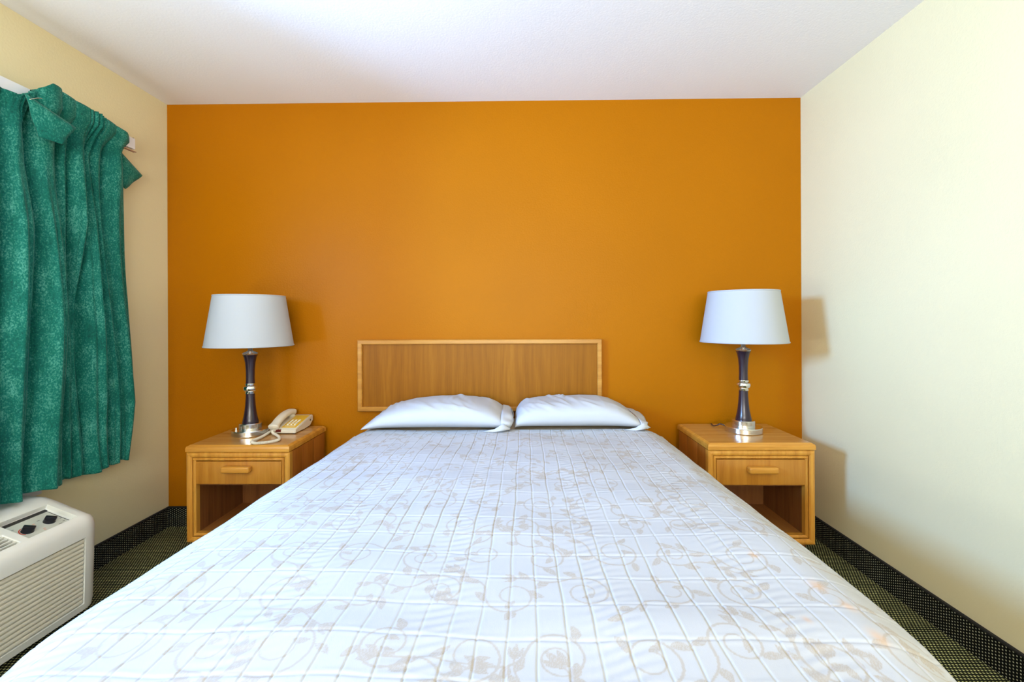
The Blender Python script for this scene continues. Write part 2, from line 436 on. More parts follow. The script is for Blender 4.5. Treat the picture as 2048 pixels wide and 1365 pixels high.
lamp(-1.404, 2.36, .5862, 'table lamp with white shade, standing next to the telephone')
lamp(1.158, 2.365, .5972, 'table lamp with white shade, alone on the nightstand by the cream wall')

# ------------------------------------------------------------------ telephone
ph = empty('telephone', (-1.236, 2.36, .586), 'ivory desk telephone with yellow faceplate, beside the lamp base', 'telephone')
def prism_yz(bm, prof, x0, x1, bev=.003):
    a = [bm.verts.new((x0, y, z)) for y, z in prof]; b_ = [bm.verts.new((x1, y, z)) for y, z in prof]
    n = len(prof); fs = [bm.faces.new(a), bm.faces.new(b_[::-1])]
    for k in range(n): fs.append(bm.faces.new((a[k], a[(k + 1) % n], b_[(k + 1) % n], b_[k])))
    if bev: bmesh.ops.bevel(bm, geom=list({e for f in fs for e in f.edges}), offset=bev, segments=2, affect='EDGES')
bm = bmesh.new(); prism_yz(bm, [(0, .004), (.0, .020), (.006, .025), (.195, .062), (.205, .058), (.205, .030), (.17, .006), (.10, .004)], -.062, .068, .003)
bobj('housing', bm, M_phone, ph, True)
for a, b_ in ((-.055, .01), (.05, .01), (-.055, .15), (.05, .15)): box('rubber_foot', a, a + .012, b_, b_ + .012, 0, .006, M_black, ph)
def slope_z(y): return .025 + (y - .006) * .037 / .189
def sloped(name, x0, x1, y0, y1, up, th, m, par, bev=.0008):
    bm = abox(bmesh.new(), x0, x1, y0, y1, 0, th, bev)
    for v in bm.verts: v.co.z += slope_z(v.co.y) + up
    return bobj(name, bm, m, par, True)
fp = sloped('faceplate', -.018, .058, .022, .182, -.001, .0022, M_yellow, ph)
bm = bmesh.new()
for i in range(3):
    for j in range(4):
        x = -.004 + i * .019; y = .052 + j * .017
        b2 = abox(bmesh.new(), x, x + .010, y, y + .011, 0, .005, .001)
        for v in b2.verts: v.co.z += slope_z(v.co.y) + .001
        me = bpy.data.meshes.new('k'); b2.to_mesh(me); b2.free()
        kk = link('key', me, M_key, fp)
sloped('memory_strip', -.008, .048, .036, .044, .0008, .0015, M_key, fp)
bx = abox(bmesh.new(), -.056, -.008, -.0015, .012, .010, .0235, .001)
bobj('message_lamp', bx, M_msg, ph, True)
# handset: curved bar with two cups, lying over the left part
path = spline([(-.044, -.010, .034), (-.044, .012, .046), (-.044, .05, .064), (-.044, .10, .078), (-.044, .155, .084), (-.044, .195, .078)], 6)
def hrad(t): return .015 + .005 * max(0, 1 - t / .22) + .004 * max(0, (t - .8) / .2)
vs, fs = [], []; m_ = len(path); nn = 16
for i, p in enumerate(path):
    tt = (path[min(i + 1, m_ - 1)] - path[max(i - 1, 0)]).normalized(); a = Vector((1, 0, 0)); b_ = tt.cross(a)
    R = hrad(i / (m_ - 1)); e = min(i, m_ - 1 - i)
    R *= (.72, .93, 1)[min(e, 2)]
    for k in range(nn):
        qq = 2 * PI * k / nn; c, s_ = math.cos(qq), math.sin(qq)
        cc = math.copysign(abs(c) ** .7, c); ss = math.copysign(abs(s_) ** .7, s_)
        vs.append(p + a * cc * R * 1.5 + b_ * ss * R * .95)
for i in range(m_ - 1):
    for k in range(nn):
        k2 = (k + 1) % nn; fs.append((i * nn + k, i * nn + k2, (i + 1) * nn + k2, (i + 1) * nn + k))
fs.append(tuple(range(nn - 1, -1, -1))); fs.append(tuple((m_ - 1) * nn + k for k in range(nn)))
hs = pobj('handset', vs, fs, M_phone, ph, True)
for (y, z, ang_, nm) in ((.012, .020, .35, 'mouthpiece'), (.180, .054, .15, 'earpiece')):
    bm = bmesh.new(); r_ = bmesh.ops.create_cone(bm, cap_ends=True, segments=24, radius1=.021, radius2=.017, depth=.036)
    bmesh.ops.bevel(bm, geom=[e for e in bm.edges], offset=.003, segments=2, affect='EDGES')
    bmesh.ops.transform(bm, matrix=Matrix.Translation((-.044, y, z + .010)) @ Matrix.Rotation(ang_, 4, 'X'), verts=bm.verts)
    bobj(nm, bm, M_phone, hs, True)
box('side_jack', .0675, .0695, .165, .175, .032, .042, M_black, ph, .001)
# coiled cord: helix of wire along a loop on the nightstand
wp = [(-1.282, 2.346, .606), (-1.270, 2.332, .598), (-1.249, 2.318, .5945), (-1.205, 2.268, .5945), (-1.180, 2.215, .5945), (-1.196, 2.180, .5945), (-1.226, 2.160, .5945), (-1.262, 2.155, .5945),
      (-1.290, 2.180, .5945), (-1.294, 2.230, .5945), (-1.296, 2.29, .5945), (-1.306, 2.36, .5950), (-1.312, 2.42, .600), (-1.314, 2.46, .606)]
o0 = Vector(ph.location); cp = spline([Vector(p) - o0 for p in wp], 40)
def resample(P, step):
    out = [P[0]]; acc = 0; 
    for a, b_ in zip(P[:-1], P[1:]):
        d = (b_ - a).length
        while acc + d >= step:
            f = (step - acc) / d; a = a + (b_ - a) * f; out.append(a.copy()); d = (b_ - a).length; acc = 0
        acc += d
    return out
cp = resample(cp, .0004)
hel = []; la = None; ph_ = 0
for i, p in enumerate(cp):
    t_ = (cp[min(i + 3, len(cp) - 1)] - cp[max(i - 3, 0)]).normalized()
    a = (la - t_ * la.dot(t_)) if la is not None else t_.orthogonal(); a.normalize(); la = a; b_ = t_.cross(a)
    ph_ += 2 * PI * .0004 / .0042
    hel.append(p + (a * math.cos(ph_) + b_ * math.sin(ph_)) * .0052)
tube('coiled_cord', hel, .0021, M_phone, ph, 6)

# ------------------------------------------------------------------ bed
bed = empty('bed', (-.075, 1.45, 0), 'double bed with a mattress made up in cream sheet under the patterned cover', 'bed')
HBZ = .65
def rbox(name, x0, x1, y0, y1, z0, z1, m, par, bev):
    return box(name, x0, x1, y0, y1, z0, z1, m, par, bev, 5)
rbox('box_spring', -.675, .675, -.76, 1.06, .16, .36, M_matt, bed, .03)
rbox('mattress', -.685, .685, -.77, 1.07, .362, .612, M_matt, bed, .05)
bm = bmesh.new()
# cream fitted sheet: shell over the head end of the mattress
n1, n2 = 60, 24; g = []
for j in range(n2 + 1):
    y = .52 + (1.085 - .52) * j / n2; row = []
    for i in range(n1 + 1):
        u = -1 + 2 * i / n1
        s_ = abs(u); half = .705
        if s_ < .8: x = half * (s_ / .8) * .93; z = .640
        else:
            a = (s_ - .8) / .2 * 1.0; x = half * (.93 + .07 * math.sin(min(a * 2.2, 1) * PI / 2)); z = .640 - .05 * (1 - math.cos(min(a * 2.2, 1) * PI / 2)) - max(0, a - .45) * .4
        ez = max(0, (y - 1.02) / .065); zz = z - .035 * (1 - math.sqrt(max(0, 1 - ez * ez)))
        row.append(bm.verts.new((math.copysign(x, u), y, zz)))
    g.append(row)
for j in range(n2):
    for i in range(n1): bm.faces.new((g[j][i], g[j][i + 1], g[j + 1][i + 1], g[j + 1][i]))
bobj('fitted_sheet', bm, M_sheet, bed, True, None)
for sx in (-.6, .6):
    for sy in (-.68, .98):
        lathe('leg', [(0, 0), (.022, 0), (.025, .02), (.025, .162), (0, .162)], M_black, bed, 20, loc=(sx, sy, 0))

# ---- bedspread: dense quilted cloth with a woven scroll-and-leaf motif kept as a fabric attribute
def motif_grid(res=.00125, W_=1.9, H_=1.9):
    nx, ny = int(W_ / res), int(H_ / res); G = np.zeros((ny, nx), np.float32)
    R = random.Random(21)
    yy0, xx0 = np.mgrid[0:ny, 0:nx].astype(np.float32) if False else (None, None)
    def disc(x, y, r, val):
        cx_, cy_ = x / res, y / res; k = int(r / res + 2)
        x0, x1 = max(int(cx_) - k, 0), min(int(cx_) + k + 1, nx); y0, y1 = max(int(cy_) - k, 0), min(int(cy_) + k + 1, ny)
        if x0 >= x1 or y0 >= y1: return
        yy, xx = np.mgrid[y0:y1, x0:x1]
        d = np.sqrt((xx - cx_) ** 2 + (yy - cy_) ** 2) * res
        G[y0:y1, x0:x1] = np.maximum(G[y0:y1, x0:x1], np.clip((r - d) / res + .5, 0, 1) * val)
    def stroke(pts, r0_, r1_, val=.75):
        L_ = len(pts)
        for i in range(L_ - 1):
            a, b_ = pts[i], pts[i + 1]; d = math.hypot(b_[0] - a[0], b_[1] - a[1]); n = max(1, int(d / (res * .8)))
            for k in range(n):
                t = (i + k / n) / (L_ - 1); f = k / n
                disc(a[0] + (b_[0] - a[0]) * f, a[1] + (b_[1] - a[1]) * f, r0_ + (r1_ - r0_) * t, val)
    def leaf(x, y, ang, ln, wd, bend=0.0, val=.85):
        k = int((ln + wd) / res) + 2; cx_, cy_ = int(x / res), int(y / res)
        x0, x1 = max(cx_ - k, 0), min(cx_ + k, nx); y0, y1 = max(cy_ - k, 0), min(cy_ + k, ny)
        if x0 >= x1 or y0 >= y1: return
        yy, xx = np.mgrid[y0:y1, x0:x1]; dx = xx * res - x; dy = yy * res - y
        a = dx * math.cos(ang) + dy * math.sin(ang); b_ = -dx * math.sin(ang) + dy * math.cos(ang)
        t = np.clip(a / ln, 0, 1); b_ = b_ - bend * ln * np.sin(t * PI)
        half = wd * .5 * np.sin(np.clip(t, 0, 1) ** .8 * PI) ** .8
        inside = np.clip((half - np.abs(b_)) / res + .5, 0, 1) * ((a > 0) & (a < ln))
        hatch = .62 + .38 * (np.sin((a * .9 + np.abs(b_) * 1.2) * 2 * PI / .0034) > -.1)
        rim = np.clip(1 - np.abs(half - np.abs(b_)) / .0012, 0, 1) * .2
        G[y0:y1, x0:x1] = np.maximum(G[y0:y1, x0:x1], inside * (val * hatch + rim))
    def tulip(x, y, ang, s=1.0):
        for da, l_, w_ in ((-.5, .036, .014), (0, .042, .016), (.5, .036, .014)):
            leaf(x, y, ang + da, l_ * s, w_ * s, .12 * (1 if da > 0 else -1) if da else 0)
        leaf(x - .004 * math.cos(ang), y - .004 * math.sin(ang), ang, .024 * s, .022 * s)
    def spiral(cx_, cy_, r, h, a0, turns=1.55):
        pts = []; n = 44
        for i in range(n + 1):
            t = i / n; rr_ = r * (.30 + .70 * t ** 1.1); a = a0 + h * turns * 2 * PI * t
            pts.append((cx_ + rr_ * math.cos(a), cy_ + rr_ * math.sin(a) * 1.05))
        stroke(pts, .0015, .0026)
        # leaf curled in the eye of the spiral, others outside
        leaf(*pts[0], a0 + h * 2.4 + PI * .5, .028, .014, .1 * h)
        for t in (.55, .78, .97):
            p = pts[int(t * n)]; a = a0 + h * turns * 2 * PI * t
            if R.random() < .85:
                leaf(p[0] + .003 * math.cos(a), p[1] + .003 * math.sin(a), a + h * R.uniform(.5, 1.1), R.uniform(.030, .040), R.uniform(.014, .020), R.uniform(-.15, .15))
        return pts[-1], a0 + h * turns * 2 * PI + h * PI / 2
    gx, gy = .145, .150; ends = []
    for j in range(-1, int(H_ / gy) + 2):
        for i in range(-1, int(W_ / gx) + 2):
            cx_ = (i + .5 + .5 * (j % 2)) * gx + R.uniform(-.014, .014); cy_ = (j + .5) * gy + R.uniform(-.018, .018)
            h = 1 if (i + j) % 2 else -1
            a0 = R.uniform(0, 2 * PI); r = R.uniform(.042, .060)
            (ex, ey), an = spiral(cx_, cy_, r, h, a0, R.uniform(1.25, 1.6))
            # tail stem running on to the next cell
            pts = [(ex, ey)]; x, y, a = ex, ey, an
            kk_ = -h * R.uniform(.06, .12); n = 26
            for k in range(n):
                a += kk_ * (1 if k < 15 else -.4); x += .0042 * math.cos(a); y += .0042 * math.sin(a); pts.append((x, y))
                if k in (9, 18): leaf(x, y, a + (1 if k % 2 else -1) * .7, R.uniform(.030, .040), R.uniform(.014, .019), R.uniform(-.1, .1))
            stroke(pts, .0026, .0015)
            tulip(x, y, a, R.uniform(.7, 1.0)) if R.random() < .65 else leaf(x, y, a, .034, .015, .1)
    return G, res
G_, RES = motif_grid()

def bedspread():
    us = np.concatenate([np.linspace(-1.0, -.905, 26)[:-1], np.linspace(-.905, .905, 900), np.linspace(.905, 1.0, 26)[1:]])
    ys = np.concatenate([np.linspace(-.10, .0, 22)[:-1], np.arange(0, .62, .0021), np.arange(.62, 1.05, .0031), np.linspace(1.05, 1.53, 125)])
    Y0 = .655
    U, V = np.meshgrid(us, ys); ny, nx = U.shape
    Yw = Y0 + np.maximum(V, 0)
    XLc = np.interp(Yw, [.5, .68, .75, .87, 1.04, 1.2, 1.7, 2.25], [-.775, -.800, -.820, -.828, -.826, -.812, -.795, -.785])
    XRc = np.interp(Yw, [.5, .67, .78, .88, 1.0, 1.28, 1.76, 2.3], [.640, .655, .672, .680, .684, .682, .676, .672])
    cx_ = (XLc + XRc) / 2; hwid = (XRc - XLc) / 2
    s = np.abs(U) / .905; sg = np.sign(U)
    flat = np.minimum(s, 1)
    X = cx_ + sg * hwid * flat
    # cross profile: flat then sinking towards the edge
    e = np.clip((flat - .86) / .14, 0, 1)
    Z = HBZ - .030 * e ** 2.2
    # side drop
    dr = np.clip((np.abs(U) - .905) / .095, 0, 1)
    ang = np.minimum(dr * 5, 1) * PI / 2
    fold = np.sin(Yw * 17 + .8 * np.sin(Yw * 5)) * .012
    X = X + sg * (.022 * np.sin(ang) + np.maximum(dr - .2, 0) * (.03 + fold))
    Z = Z - .022 * (1 - np.cos(ang)) * (dr > 0) - np.maximum(dr - .2, 0) / .8 * .46
    # foot drop
    fd = np.clip(-V / .10, 0, 1); a2 = np.minimum(fd * 4, 1) * PI / 2
    Yw = Yw - .035 * np.sin(a2) - np.maximum(fd - .25, 0) * .03
    Z = Z - .035 * (1 - np.cos(a2)) * (fd > 0) - np.maximum(fd - .25, 0) / .75 * (.40 * (1 - dr))
    Z = np.maximum(Z, .13)
    top = (1 - fd) * (1 - np.clip(dr * 3, 0, 1))
    # gentle undulation of the bed surface
    Z += top * (.0035 * np.sin(X * 5.2 + 1.1) * np.sin(Yw * 4.1 + .4) + .0022 * np.sin(X * 11 + Yw * 7) + .0016 * np.sin(Yw * 23 + 2 * np.sin(X * 4)))
    Z += top * .004 * np.exp(-((Yw - .78 - .015 * np.sin(X * 6)) / .05) ** 2)
    # quilting (rotated slightly with the cloth)
    ca, sa = math.cos(.0165), math.sin(.0165)
    Pq = X * ca - Yw * sa; Qq = X * sa + Yw * ca
    Pq = Pq + .0016 * np.sin(Qq * 13 + 3 * np.sin(Pq * 3)) + .0007 * np.sin(Qq * 47 + Pq * 31)
    Qq = Qq + .0035 * np.sin(Pq * 9 + 1) + .0014 * np.sin(Pq * 37 + Qq * 5)
    px_ = .0492; qy_ = .0460
    dx = np.abs((Pq / px_ + .18) % 1 - .5) * px_; dy = np.abs((Qq / (qy_ * 2) + .3) % 1 - .5) * qy_ * 2
    puff = np.minimum(dx, .02) / .02; 
    R2 = np.random.RandomState(3)
    depth = .0017 + .0009 * np.sin(np.floor(Pq / px_ + .18) * 12.9) * np.sin(Qq * 9)
    Z -= top * (depth * np.exp(-(dx / .0015) ** 2) + .0011 * np.exp(-(dy / .0026) ** 2))
    Z += top * (.00015 * np.exp(-((dx - .006) / .004) ** 2) + .0005 * np.exp(-((dy - .007) / .005) ** 2) * (1 + .5 * np.sin(Pq * 60)))
    Z += top * .0006 * np.sin(Qq * 260 + 5 * np.sin(Pq * 22)) * np.exp(-((Pq % .31 - .15) / .05) ** 2)
    # pattern lookup
    A_ = ((X + .95 + sg * dr * .45 + 1.9) / RES).astype(int) % G_.shape[1]
    Bq = ((Yw - .5 - fd * .42 + 1.9) / RES).astype(int) % G_.shape[0]
    pat = G_[Bq, A_] * (1 - np.clip(dr * 1.5, 0, 1) * .3)
    # a few small stains on the right flank
    stain = np.zeros_like(X)
    for sx, sy, sr in ((.585, .905, .012), (.60, .84, .010), (.592, .76, .011), (.500, .80, .006), (.52, 1.02, .008)):
        stain = np.maximum(stain, np.exp(-(((X - sx) / sr) ** 2 + ((Yw - sy) / (sr * 1.5)) ** 2)) * .8)
    co = np.stack([X, Yw, Z], -1).reshape(-1, 3).astype(np.float32)
    idx = np.arange(ny * nx).reshape(ny, nx)
    q_ = np.stack([idx[:-1, :-1], idx[:-1, 1:], idx[1:, 1:], idx[1:, :-1]], -1).reshape(-1, 4)
    org = np.array([-.075, 1.45, 0], np.float32)
    me = bpy.data.meshes.new('bedspread'); me.vertices.add(len(co)); me.vertices.foreach_set('co', (co - org).ravel())
    me.loops.add(q_.size); me.loops.foreach_set('vertex_index', q_.ravel().astype(np.int32))
    me.polygons.add(len(q_)); me.polygons.foreach_set('loop_start', np.arange(0, q_.size, 4, dtype=np.int32))
    me.polygons.foreach_set('use_smooth', np.ones(len(q_), bool)); me.update(calc_edges=True)
    at = me.attributes.new('motif', 'FLOAT', 'POINT'); at.data.foreach_set('value', pat.ravel().astype(np.float32))
    at = me.attributes.new('stain', 'FLOAT', 'POINT'); at.data.foreach_set('value', stain.ravel().astype(np.float32))
    m = mat('quilted_scroll_fabric', (.48, .485, .485), .8, spec=.2)
    a1 = N(m, 'ShaderNodeAttribute', attribute_name='motif'); a2_ = N(m, 'ShaderNodeAttribute', attribute_name='stain')
    mx = N(m, 'ShaderNodeMix', data_type='RGBA'); mx.inputs[6].default_value = (.48, .485, .485, 1); mx.inputs[7].default_value = (.37, .28, .175, 1)
    mm = N(m, 'ShaderNodeMath', operation='MULTIPLY'); mm.inputs[1].default_value = .62
    L(m, a1.outputs['Fac'], mm.inputs[0]); L(m, mm.outputs[0], mx.inputs[0])
    mx2 = N(m, 'ShaderNodeMix', data_type='RGBA'); L(m, mx.outputs[2], mx2.inputs[6]); mx2.inputs[7].default_value = (.68, .38, .17, 1)
    m2 = N(m, 'ShaderNodeMath', operation='MULTIPLY'); m2.inputs[1].default_value = .6; L(m, a2_.outputs['Fac'], m2.inputs[0]); L(m, m2.outputs[0], mx2.inputs[0])
    L(m, mx2.outputs[2], B(m).inputs['Base Color'])
    bump(m, noise(m, coords(m, (900, 250, 400)), 1, 2), .0003, .5)
    o = link('bedspread', me, m); o.location = org.tolist()
    tag(o, 'white quilted bedspread with beige scrolling leaf pattern spread over the bed', 'bedspread')
    return o
bedspread()

# ------------------------------------------------------------------ pillows
def pillow(x0, x1, y0, y1, hs_, label, seed, open_side=1, hang=0.):
    zb = .652; cx_, cy_ = (x0 + x1) / 2, (y0 + y1) / 2; hw_, hd = (x1 - x0) / 2, (y1 - y0) / 2
    t = empty('pillow', (cx_, cy_, zb), label, 'pillow', 'pillows at the head of the bed')
    nu, nv = 110, 60; R = random.Random(seed)
    wr = [(R.uniform(-.9, .9), R.uniform(-.6, .9), R.uniform(.2, 1.1), R.uniform(.05, .12), R.uniform(.002, .005)) for _ in range(26)]
    def H(u): return np.interp(u, [a for a, _ in hs_], [b for _, b in hs_])
    vs = []; fs = []
    for j in range(nv + 1):
        ph2 = 2 * PI * j / nv                         # around the short section
        for i in range(nu + 1):
            u = -1 + 2 * i / nu
            c, s_ = math.cos(ph2), math.sin(ph2)
            end = (1 - abs(u) ** 7) ** .5 if abs(u) < 1 else 0
            h = H(u)
            yy = cy_ + hd * math.copysign(abs(c) ** .62, c) * (.86 + .14 * end) - cy_
            hh2 = h * (.25 + .75 * end) * .5
            zz = hh2 + hh2 * math.copysign(abs(s_) ** .8, s_)
            if s_ < 0: zz = max(zz, .002 + .002 * (1 + math.cos(ph2)))
            x = hw_ * u
            if s_ > -.3:
                for a, b_, an, ln, am in wr:
                    dx_ = (u - a) * hw_; dy_ = (yy - b_ * hd)
                    p = dx_ * math.cos(an) - (dy_ * .6 + (zz - h * .5) * .8) * math.sin(an); q2 = dx_ * math.sin(an) + (dy_ * .6 + (zz - h * .5) * .8) * math.cos(an)
                    zz += am * math.exp(-(q2 / .008) ** 2 - (p / ln) ** 2) * (s_ + .3)
            vs.append((x, yy, zz))
    for j in range(nv):
        for i in range(nu):
            a = j * (nu + 1) + i; fs.append((a, a + 1, a + nu + 2, a + nu + 1))
    fs.append(tuple(j * (nu + 1) for j in range(nv))); fs.append(tuple(j * (nu + 1) + nu for j in range(nv))[::-1])
    bm = bmesh.new(); me = bpy.data.meshes.new('t'); me.from_pydata(vs, [], fs); bm.from_mesh(me)
    bmesh.ops.remove_doubles(bm, verts=bm.verts, dist=1e-5)
    bobj('pillowcase', bm, M_pil, t, True, None)
    # open hem: loose fabric tube past the end with a drooping lip
    bm = bmesh.new(); n = 64; rings = []
    for k, (u, g_) in enumerate(((.925, .76), (.955, .77), (.99, .76), (1.03, .72), (1.065, .62))):
        ring = []
        for j in range(n):
            a = 2 * PI * j / n; c, s_ = math.cos(a), math.sin(a)
            h = H(min(u, 1)); hh2 = h * .5 * g_
            w_ = .012 * math.sin(a * 3 + seed) * k / 4 + .008 * math.sin(a * 7 + seed * 2) * k / 4
            yy = (hd * .97 + w_) * math.copysign(abs(c) ** .62, c) * (.62 + .5 * g_)
            zz = hh2 + (hh2 + w_ * .6) * math.copysign(abs(s_) ** .8, s_)
            if s_ < 0: zz = max(zz, .003)
            ring.append(bm.verts.new((hw_ * u + .010 * math.sin(a * 2 + seed) * k / 4, yy, zz + .001)))
        rings.append(ring)
    for a, b_ in zip(rings[:-1], rings[1:]):
        for j in range(n): bm.faces.new((a[j], a[(j + 1) % n], b_[(j + 1) % n], b_[j]))
    o = bobj('open_hem', bm, M_pil, t, True, None)
    md = o.modifiers.new('s', 'SOLIDIFY'); md.thickness = .0025; md.offset = 1
    # folded corner lip at the front lower end with dark opening behind it
    c0 = Vector((hw_ * .93, -hd * .98, 0))
    lip = [c0 + Vector(p) for p in ((-.085, -.008, .003), (-.03, -.014, .016), (.010, -.012, .040), (.045, 0, .012), (.035, .02, .003), (-.03, -.02, .003))]
    bm = bmesh.new(); vv = [bm.verts.new(p) for p in lip]
    ctr = bm.verts.new(c0 + Vector((-.004, -.024, .008)))
    for k in range(len(vv)): bm.faces.new((vv[k], vv[(k + 1) % len(vv)], ctr))
    bmesh.ops.subdivide_edges(bm, edges=bm.edges, cuts=2, use_grid_fill=True, smooth=.4)
    o = bobj('folded_lip', bm, M_pil, t, True, None); md = o.modifiers.new('s', 'SOLIDIFY'); md.thickness = .003
    bm = bmesh.new(); vv = [bm.verts.new(c0 + Vector(p)) for p in ((-.055, -.0105, .012), (-.012, -.012, .020), (.008, -.0115, .043), (.004, -.0125, .022), (.018, -.0095, .008), (-.012, -.0115, .012))]
    bm.faces.new(vv); r_ = bmesh.ops.extrude_face_region(bm, geom=bm.faces[:]); bmesh.ops.translate(bm, vec=(0, -.002, 0), verts=[v for v in r_['geom'] if isinstance(v, bmesh.types.BMVert)])
    return t
pillow(-.757, -.060, 2.135, 2.52, [(-1, .025), (-.9, .050), (-.7, .088), (-.4, .113), (-.1, .124), (.2, .128), (.5, .122), (.75, .108), (.9, .095), (1, .085)],
       'white pillow with its slipped case open towards the other pillow, left side of headboard', 3)
pillow(-.020, .600, 2.160, 2.53, [(-1, .09), (-.9, .108), (-.6, .118), (-.2, .122), (.1, .127), (.4, .125), (.6, .110), (.8, .082), (.93, .062), (1, .050)],
       'creased white pillow at the right of the headboard, case open towards the lone lamp', 11)

# ------------------------------------------------------------------ air conditioner under the window
YP = 1.845
pt = empty('air_conditioner', (XL, YP, 0), 'cream through-wall air conditioner with two black knobs under the window', 'air conditioner')
prof = [(.0, .482), (.05, .480), (.10, .476), (.135, .4645), (.155, .4570), (.216, .4336), (.277, .4102), (.290, .402), (.300, .388), (.304, .368), (.305, .345), (.304, .325), (.296, .062), (.290, .035), (.27, .022), (.0, .022)]
A_i, B_i = 4, 6          # recess between profile points 4 and 6
C_i, D_i = 11, 12        # grille opening between 11 and 12
ycut = [-1.08, -1.072, -1.06, -1.04, -1.02, -1.0, -.284, -.255, -.075, -.07, -.055, -.04, -.025, -.012, -.004, 0.]
ykey = {'vent': (-1.0, -.284), 'ctrl': (-.255, -.075), 'grille': (-1.02, -.070)}
cxp, czp = .12, .25
def shell_pt(i, y):
    x, z = prof[i]
    e = min(-y, y + 1.08)
    k = 0
    if e < .07: q_ = 1 - e / .07; k = .050 * (1 - math.sqrt(max(0, 1 - q_ ** 2.3)))
    if x > .01: x = x - k * (1.0 if x > .2 else .6 if x > .05 else 0)
    if z > .3: z -= k * 1.0 * (1 if x < .27 else .6)
    return (x, y, z)
bm = bmesh.new(); gv = [[bm.verts.new(shell_pt(i, y)) for i in range(len(prof))] for y in ycut]
def in_open(i, ya, yb):
    if A_i <= i < B_i and ya >= -.2551 and yb <= -.0749: return True
    if A_i + 1 <= i < B_i and ya >= -1.0001 and yb <= -.2839: return True
    if i == C_i and ya >= -1.0201 and yb <= -.0699: return True
    return False
for j in range(len(ycut) - 1):
    for i in range(len(prof) - 1):
        if in_open(i, ycut[j], ycut[j + 1]): continue
        bm.faces.new((gv[j][i], gv[j][i + 1], gv[j + 1][i + 1], gv[j + 1][i]))
bm.faces.new(gv[0]); bm.faces.new(gv[-1][::-1])
def well(i0, i1, ya, yb, dvec, floor=False):
    a = [Vector(shell_pt(i0, ya)), Vector(shell_pt(i1, ya)), Vector(shell_pt(i1, yb)), Vector(shell_pt(i0, yb))]
    t_ = [bm.verts.new(p) for p in a]; b_ = [bm.verts.new(p + Vector(dvec)) for p in a]
    for k in range(4): bm.faces.new((t_[k], t_[(k + 1) % 4], b_[(k + 1) % 4], b_[k]))
    if floor: bm.faces.new(b_)
nrm = Vector((.0468, 0, .122)).normalized()
well(A_i, B_i, -.255, -.075, -nrm * .020, True); well(A_i + 1, B_i, -1.0, -.284, -nrm * .03, True); well(C_i, D_i, -1.02, -.07, (-.016, 0, 0), True)
bmesh.ops.remove_doubles(bm, verts=bm.verts, dist=1e-5)
o = bobj('shell', bm, M_pw, pt, True, math.radians(28))
md = o.modifiers.new('b', 'BEVEL'); md.width = .003; md.segments = 2; md.limit_method = 'ANGLE'; md.angle_limit = math.radians(50)
# plane frame on the sloped top: origin at recess back edge, e1 down the slope
P0 = Vector((prof[A_i][0], 0, prof[A_i][1])); e1 = Vector((.122, 0, -.0468)).normalized()
def onslope(bm, a0, a1, y0, y1, h0, h1, bev=0):
    tmp = abox(bmesh.new(), a0, a1, y0, y1, h0, h1, bev)
    for v in tmp.verts:
        c = v.co.copy(); v.co = P0 + e1 * c.x + Vector((0, c.y, 0)) + nrm * c.z
    me = bpy.data.meshes.new('t'); tmp.to_mesh(me); tmp.free(); bm.from_mesh(me); bpy.data.meshes.remove(me)
bm = bmesh.new(); onslope(bm, .022, .128, -.253, -.092, -.0195, -.0145, .001); cpn = bobj('control_panel', bm, M_plate, pt, True)
bm = bmesh.new(); onslope(bm, .002, .014, -.254, -.080, -.0198, -.0185); onslope(bm, .0205, .0222, -.253, -.091, -.0195, -.0140); onslope(bm, .021, .128, -.0925, -.0905, -.0195, -.0140)
bobj('panel_gap', bm, M_pd, pt)
def knob(a, y):
    n = 28; bm = bmesh.new()
    r_ = bmesh.ops.create_cone(bm, cap_ends=True, segments=n, radius1=.0185, radius2=.0165, depth=.012)
    bmesh.ops.translate(bm, vec=(0, 0, .006), verts=bm.verts)
    abox(bm, -.0155, .0185, -.0055, .0055, .010, .021, .002)
    R = Matrix((( e1.x, 0, nrm.x, 0), (0, 1, 0, 0), (e1.z, 0, nrm.z, 0), (0, 0, 0, 1)))
    c = P0 + e1 * a + Vector((0, y, 0)) + nrm * -.0145
    bmesh.ops.transform(bm, matrix=Matrix.Translation(c) @ R @ Matrix.Rotation(.5, 4, 'Z'), verts=bm.verts)
    bobj('knob', bm, M_black, cpn, True)
knob(.080, -.212); knob(.078, -.133)
def arc(name, a, y, r, w_, t0, t1, m):
    bm = bmesh.new(); prev = None
    for k in range(25):
        an = t0 + (t1 - t0) * k / 24; pr = []
        for R_ in (r, r + w_):
            for h_ in (-.0147, -.0140): pr.append(bm.verts.new(P0 + e1 * (a + R_ * math.cos(an)) + Vector((0, y + R_ * math.sin(an), 0)) + nrm * h_))
        if prev:
            for i0, i1 in ((0, 1), (1, 3), (3, 2), (2, 0)): bm.faces.new((prev[i0], prev[i1], pr[i1], pr[i0]))
        prev = pr
    bobj(name, bm, m, cpn)
arc('red_dial_mark', .080, -.212, .0205, .0035, -PI * .95, -PI * .28, M_red)
arc('blue_dial_mark', .080, -.212, .0205, .0035, -PI * 1.45, -PI * .98, M_blue)
for a, y, l_ in ((.058, -.178, .008), (.066, -.181, .006), (.100, -.176, .008), (.108, -.178, .006)):
    bm = bmesh.new(); onslope(bm, a, a + .003, y, y + l_, -.0147, -.0140); bobj('red_lettering', bm, M_peach, cpn)
for a, y, l_ in ((.112, -.128, .012), (.105, -.108, .008), (.085, -.10, .006), (.05, -.155, .010), (.118, -.19, .014), (.045, -.24, .010)):
    bm = bmesh.new(); onslope(bm, a, a + .0025, y, y + l_, -.0147, -.0140); bobj('grey_lettering', bm, M_greyp, cpn)
